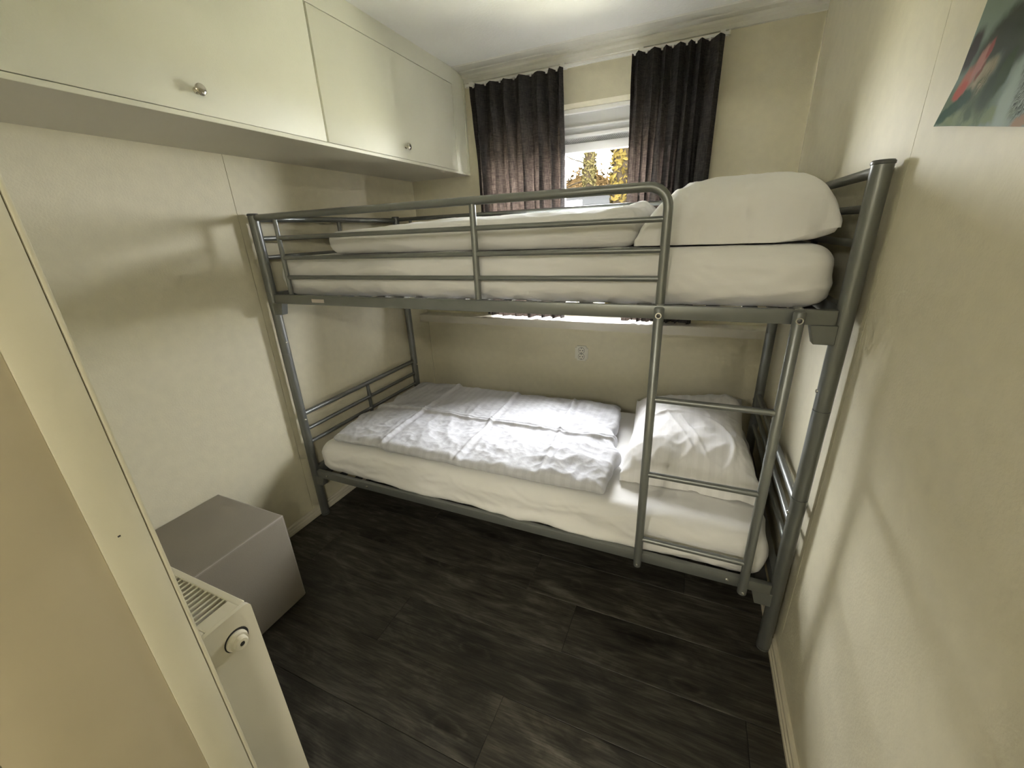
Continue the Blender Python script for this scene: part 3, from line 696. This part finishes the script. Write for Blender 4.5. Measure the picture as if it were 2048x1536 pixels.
# u to the right 0..1 over 0.40 m, v up 0..1 over 0.50 m
PRINT = [(.05, .27, .16, .10, 0, (.23, .30, .24)), (.035, .19, .06, .040, 50, (.055, .05, .04)), (.24, .215, .17, .055, 20, (.055, .068, .042)), (.36, .20, .10, .07, 40, (.05, .065, .035)), (.16, .05, .2, .06, 0, (.10, .15, .07)),
         (.20, .117, .075, .032, 25, (.36, .31, .20)), (.083, .113, .055, .034, 40, (.42, .17, .12)), (.068, .092, .036, .022, 20, (.44, .10, .06)), (.142, .157, .050, .026, 45, (.44, .22, .18)), (.178, .186, .024, .014, 60, (.30, .09, .07)), (.165, .135, .03, .008, 45, (.20, .08, .05)),
         (.25, .022, .24, .022, 2, (.18, .24, .11)), (.052, .040, .075, .020, 30, (.012, .065, .022)), (.115, .064, .075, .022, 20, (.014, .060, .016)), (.20, .07, .09, .034, 55, (.04, .07, .012), .5, True),
         (.30, .098, .08, .045, 45, (.022, .045, .006), .5), (.345, .125, .05, .030, 60, (.03, .06, .006)), (.30, .045, .06, .030, 70, (.03, .06, .012), .5, True), (.20, .03, .02, .03, 80, (.05, .09, .03)), (.445, .060, .045, .080, -10, (.34, .42, .36)), (.53, .062, .05, .055, 40, (.015, .03, .015), .5, True), (.50, .13, .05, .04, 50, (.02, .035, .02), .5, True), (.575, .010, .05, .016, 10, (.36, .24, .15))]
M['poster'] = poster_mat()
bl = Vector((0, -1.326, 1.535)); ru_ = Vector((0, -.25, -.0455)).normalized(); lu_ = Vector((0, -.040, .166)).normalized()
bm = bmesh.new(); uvl = bm.loops.layers.uv.new('uv'); nu, nv = 20, 24; grid = []
for j in range(nv+1):
    row = []
    for i in range(nu+1):
        u, v = i/nu, j/nv; p = bl+ru_*(.42*u)+lu_*(.55*v)
        curl = .010*max(0, 1-(u*.42/.05))*max(0, 1-(v*.55/.07))
        row.append((bm.verts.new((W-.0015-curl, p.y, p.z)), u, v))
    grid.append(row)
for j in range(nv):
    for i in range(nu):
        c4 = (grid[j][i], grid[j][i+1], grid[j+1][i+1], grid[j+1][i]); f = bm.faces.new([c[0] for c in c4])
        for lp, c in zip(f.loops, c4): lp[uvl].uv = (c[1], c[2])
me = bpy.data.meshes.new('poster'); bm.to_mesh(me); bm.free(); me.materials.append(M['poster'])
po = finish(bpy.data.objects.new('poster', me), None)
sm = po.modifiers.new('thick', 'SOLIDIFY'); sm.thickness = .0008; sm.offset = 0
tag(po, 'crooked tropical print of pink and green plants on the side wall', 'poster')

# ------------------------------------------------------------------ fill lamps added in the hallway, unseen behind the camera
m, nt, b = newmat('fill_glow'); b.inputs['Base Color'].default_value = (.9, .9, .85, 1); b.inputs['Emission Color'].default_value = (1, .95, .82, 1); b.inputs['Emission Strength'].default_value = HALL_FILL
M['glow'] = m
for lx, ly, lab in ((2.75, -3.75, 'added unseen fill lamp nearest the doorway'), (.85, -4.25, 'added unseen fill lamp along the inner wall'), (2.0, -4.9, 'added unseen fill lamp at the far end of the hallway')):
    hl = empty('fill_lamp', (lx, ly, HC)); tag(hl, lab, 'lamp', 'added hallway fill lamps')
    lathe('fill_lamp_base', (lx, ly, HC), (0, 0, -1), [(0, .26), (.02, .26), (.022, .25)], 'upvc', hl, 32)
    lathe('fill_lamp_shade', (lx, ly, HC-.022), (0, 0, -1), [(0, .248), (.02, .24), (.045, .20), (.06, .12), (.066, .01)], 'glow', hl, 32)

# ------------------------------------------------------------------ outdoors
GZ0 = -.6
gd = S(box('ground', -40, 30, .3, 60, GZ0-.1, GZ0, 'soil')); tag(gd, 'grass outside the window')
M['bark'] = plain('bark', (.0065, .005, .0032), .9, spec=0, vary=.3, vscale=8)
M['leaf_y'] = plain('ivy_yellow', (.0160, .0118, .0032), .6, spec=0, vary=.45, vscale=9)
M['leaf_g'] = plain('hedge_leaf', (.0125, .0105, .0042), .6, spec=0, vary=.5, vscale=7)
M['leaf_o'] = plain('shrub_leaf', (.0130, .0085, .0036), .6, spec=0, vary=.5, vscale=7)
def leaves(name, pts, size, mat, parent, rnd):
    V, F = [], []
    for p, n in pts:
        n = (n+Vector((rnd.uniform(-.7, .7), rnd.uniform(-.7, .7), rnd.uniform(-.7, .7)))).normalized()
        a = n.cross(Vector((0, 0, 1))).normalized() if abs(n.z) < .95 else Vector((1, 0, 0)); c = n.cross(a)
        an = rnd.uniform(0, 6.28); a, c = a*math.cos(an)+c*math.sin(an), c*math.cos(an)-a*math.sin(an); s = size*rnd.uniform(.6, 1.3)
        i = len(V); V += [tuple(p-a*s), tuple(p-c*s*.45+n*s*.1), tuple(p+a*s), tuple(p+c*s*.45+n*s*.1)]; F.append((i, i+1, i+2, i+3))
    me = bpy.data.meshes.new(name); me.from_pydata(V, [], F); me.materials.append(M[mat])
    return tag(finish(bpy.data.objects.new(name, me), parent), kind='stuff')
def tree(px, w_px, Y, seed, label, leaf, dens, branches=8):
    rnd = random.Random(seed); b = toward(px, 400, Y); r = w_px/FPX*(b-CAM).dot(fw)/2
    root = empty('tree', (b.x, b.y, GZ0)); tag(root, label, 'tree', 'ivy-clad trees outside')
    bm = bmesh.new(); n = 12
    pts = [(b.x+r*.25*nz(k*.5, seed), b.y, GZ0+k*.75) for k in range(n)]; addtube(bm, pts, [r*(.85-.025*k) for k in range(n)], 12)
    build('trunk', bm, 'bark', root, True)
    L_ = []
    for k in range(dens):
        z = rnd.uniform(GZ0, GZ0+8); a = rnd.uniform(0, 6.283); t = (z-GZ0)/.75; i = min(n-2, int(t)); x = pts[i][0]+(pts[i+1][0]-pts[i][0])*(t-i)
        rr = r*(.85-.025*t)*rnd.uniform(.95, 1.35); L_.append((Vector((x+rr*math.cos(a), b.y+rr*math.sin(a), z)), Vector((math.cos(a), math.sin(a), 0))))
    leaves('ivy', L_, .075, leaf, root, rnd)
    bm = bmesh.new()
    for k in range(branches):
        z = rnd.uniform(2.0, 6); a = rnd.choice((0, math.pi))+rnd.uniform(-.6, .6); p = Vector((b.x, b.y, z)); d = Vector((math.cos(a), math.sin(a)*.5, rnd.uniform(-.1, .7))).normalized(); ps = [p]
        for q in range(7):
            d = (d+Vector((rnd.uniform(-.3, .3), rnd.uniform(-.2, .2), rnd.uniform(-.25, .3)))).normalized(); ps.append(ps[-1]+d*.35)
            if q in (2, 4):
                d2 = (d+Vector((rnd.uniform(-.8, .8), 0, rnd.uniform(-.8, .8)))).normalized(); addtube(bm, [ps[-1], ps[-1]+d2*.3, ps[-1]+d2*.5+Vector((0, 0, .1)), ps[-1]+d2*.8], [.012, .009, .007, .004], 5)
        addtube(bm, ps, [.03-.0033*q for q in range(8)], 6)
    build('branches', bm, 'bark', root, True)
tree(1240, 44, 8.0, 2, 'yellow ivy-covered tree trunk at the edge of the narrower curtain', 'leaf_y', 2600)
tree(1178, 30, 13.4, 5, 'thinner ivy-covered tree trunk in the middle of the window', 'leaf_g', 2600)
def bush(px, py_top, w_px, Y, seed, label, leaf, dens, size=.07, name='shrub', zbase=GZ0):
    rnd = random.Random(seed); b = toward(px, py_top, Y); rx = w_px/FPX*(b-CAM).dot(fw)/2; hz_ = b.z-zbase
    root = empty(name, (b.x, b.y, zbase)); tag(root, label, name)
    V, F = lattice(10, 10, 10); me = bpy.data.meshes.new('shrub_core'); vv = []
    L_ = []
    for q in V:
        n = q.normalized(); f = .86+.12*nz(n.x*3, n.y*3, n.z*3+seed); vv.append((b.x+n.x*rx*f, b.y+n.y*min(rx, 1.2)*f, zbase+hz_*(.5+.5*n.z*f)))
    me.from_pydata(vv, [], F); me.materials.append(M[leaf]); finish(bpy.data.objects.new('shrub_core', me), root)
    for k in range(dens):
        n = Vector((rnd.gauss(0, 1), rnd.gauss(0, 1), rnd.gauss(0, 1))).normalized(); f = rnd.uniform(.84, 1.04)+.1*nz(n.x*3, n.y*3, n.z*3+seed)
        L_.append((Vector((b.x+n.x*rx*f, b.y+n.y*min(rx, 1.2)*f, zbase+hz_*(.5+.5*n.z*f))), n))
    leaves('foliage', L_, size, leaf, root, rnd)
bush(1180, 336, 250, 16.0, 3, 'rounded autumn-yellow bush behind the white chalet', 'leaf_o', 6000, .10)
bush(1176, 418, 36, 5.0, 6, 'low yellowish shrub seen just above the upper bunk', 'leaf_o', 900, .05)
# white chalet
A = toward(1060, 386, 9.6); B = toward(1222, 378, 9.6); ct = A.z
ch = empty('chalet', ((A.x+B.x)/2, 9.8, GZ0)); tag(ch, 'white clapboard chalet seen through the window', 'building')
box('wall', A.x-3, B.x, 9.62, 12.2, GZ0, ct-.06, 'white_wood', ch)
z = GZ0+.02
while z < ct-.10:
    box('siding_board', A.x-3, B.x+.01, 9.60, 9.622, z, z+.205, 'white_wood', ch, .004, 1); z += .215
prism('roof', [(9.4, ct-.06), (10.9, ct+.04), (12.4, ct-.06), (12.4, ct-.10), (9.4, ct-.10)], A.x-3.2, B.x+.2, 'x', 'upvc_grey', ch)
WA = toward(1140, 398, 9.6)
wn = box('window', WA.x-.35, WA.x+.35, 9.58, 9.61, ct-1.25, ct-.28, 'upvc_grey', ch, .004); box('pane', WA.x-.29, WA.x+.29, 9.572, 9.58, ct-1.19, ct-.34, 'upvc_grey', wn)
bpy.context.view_layer.update()
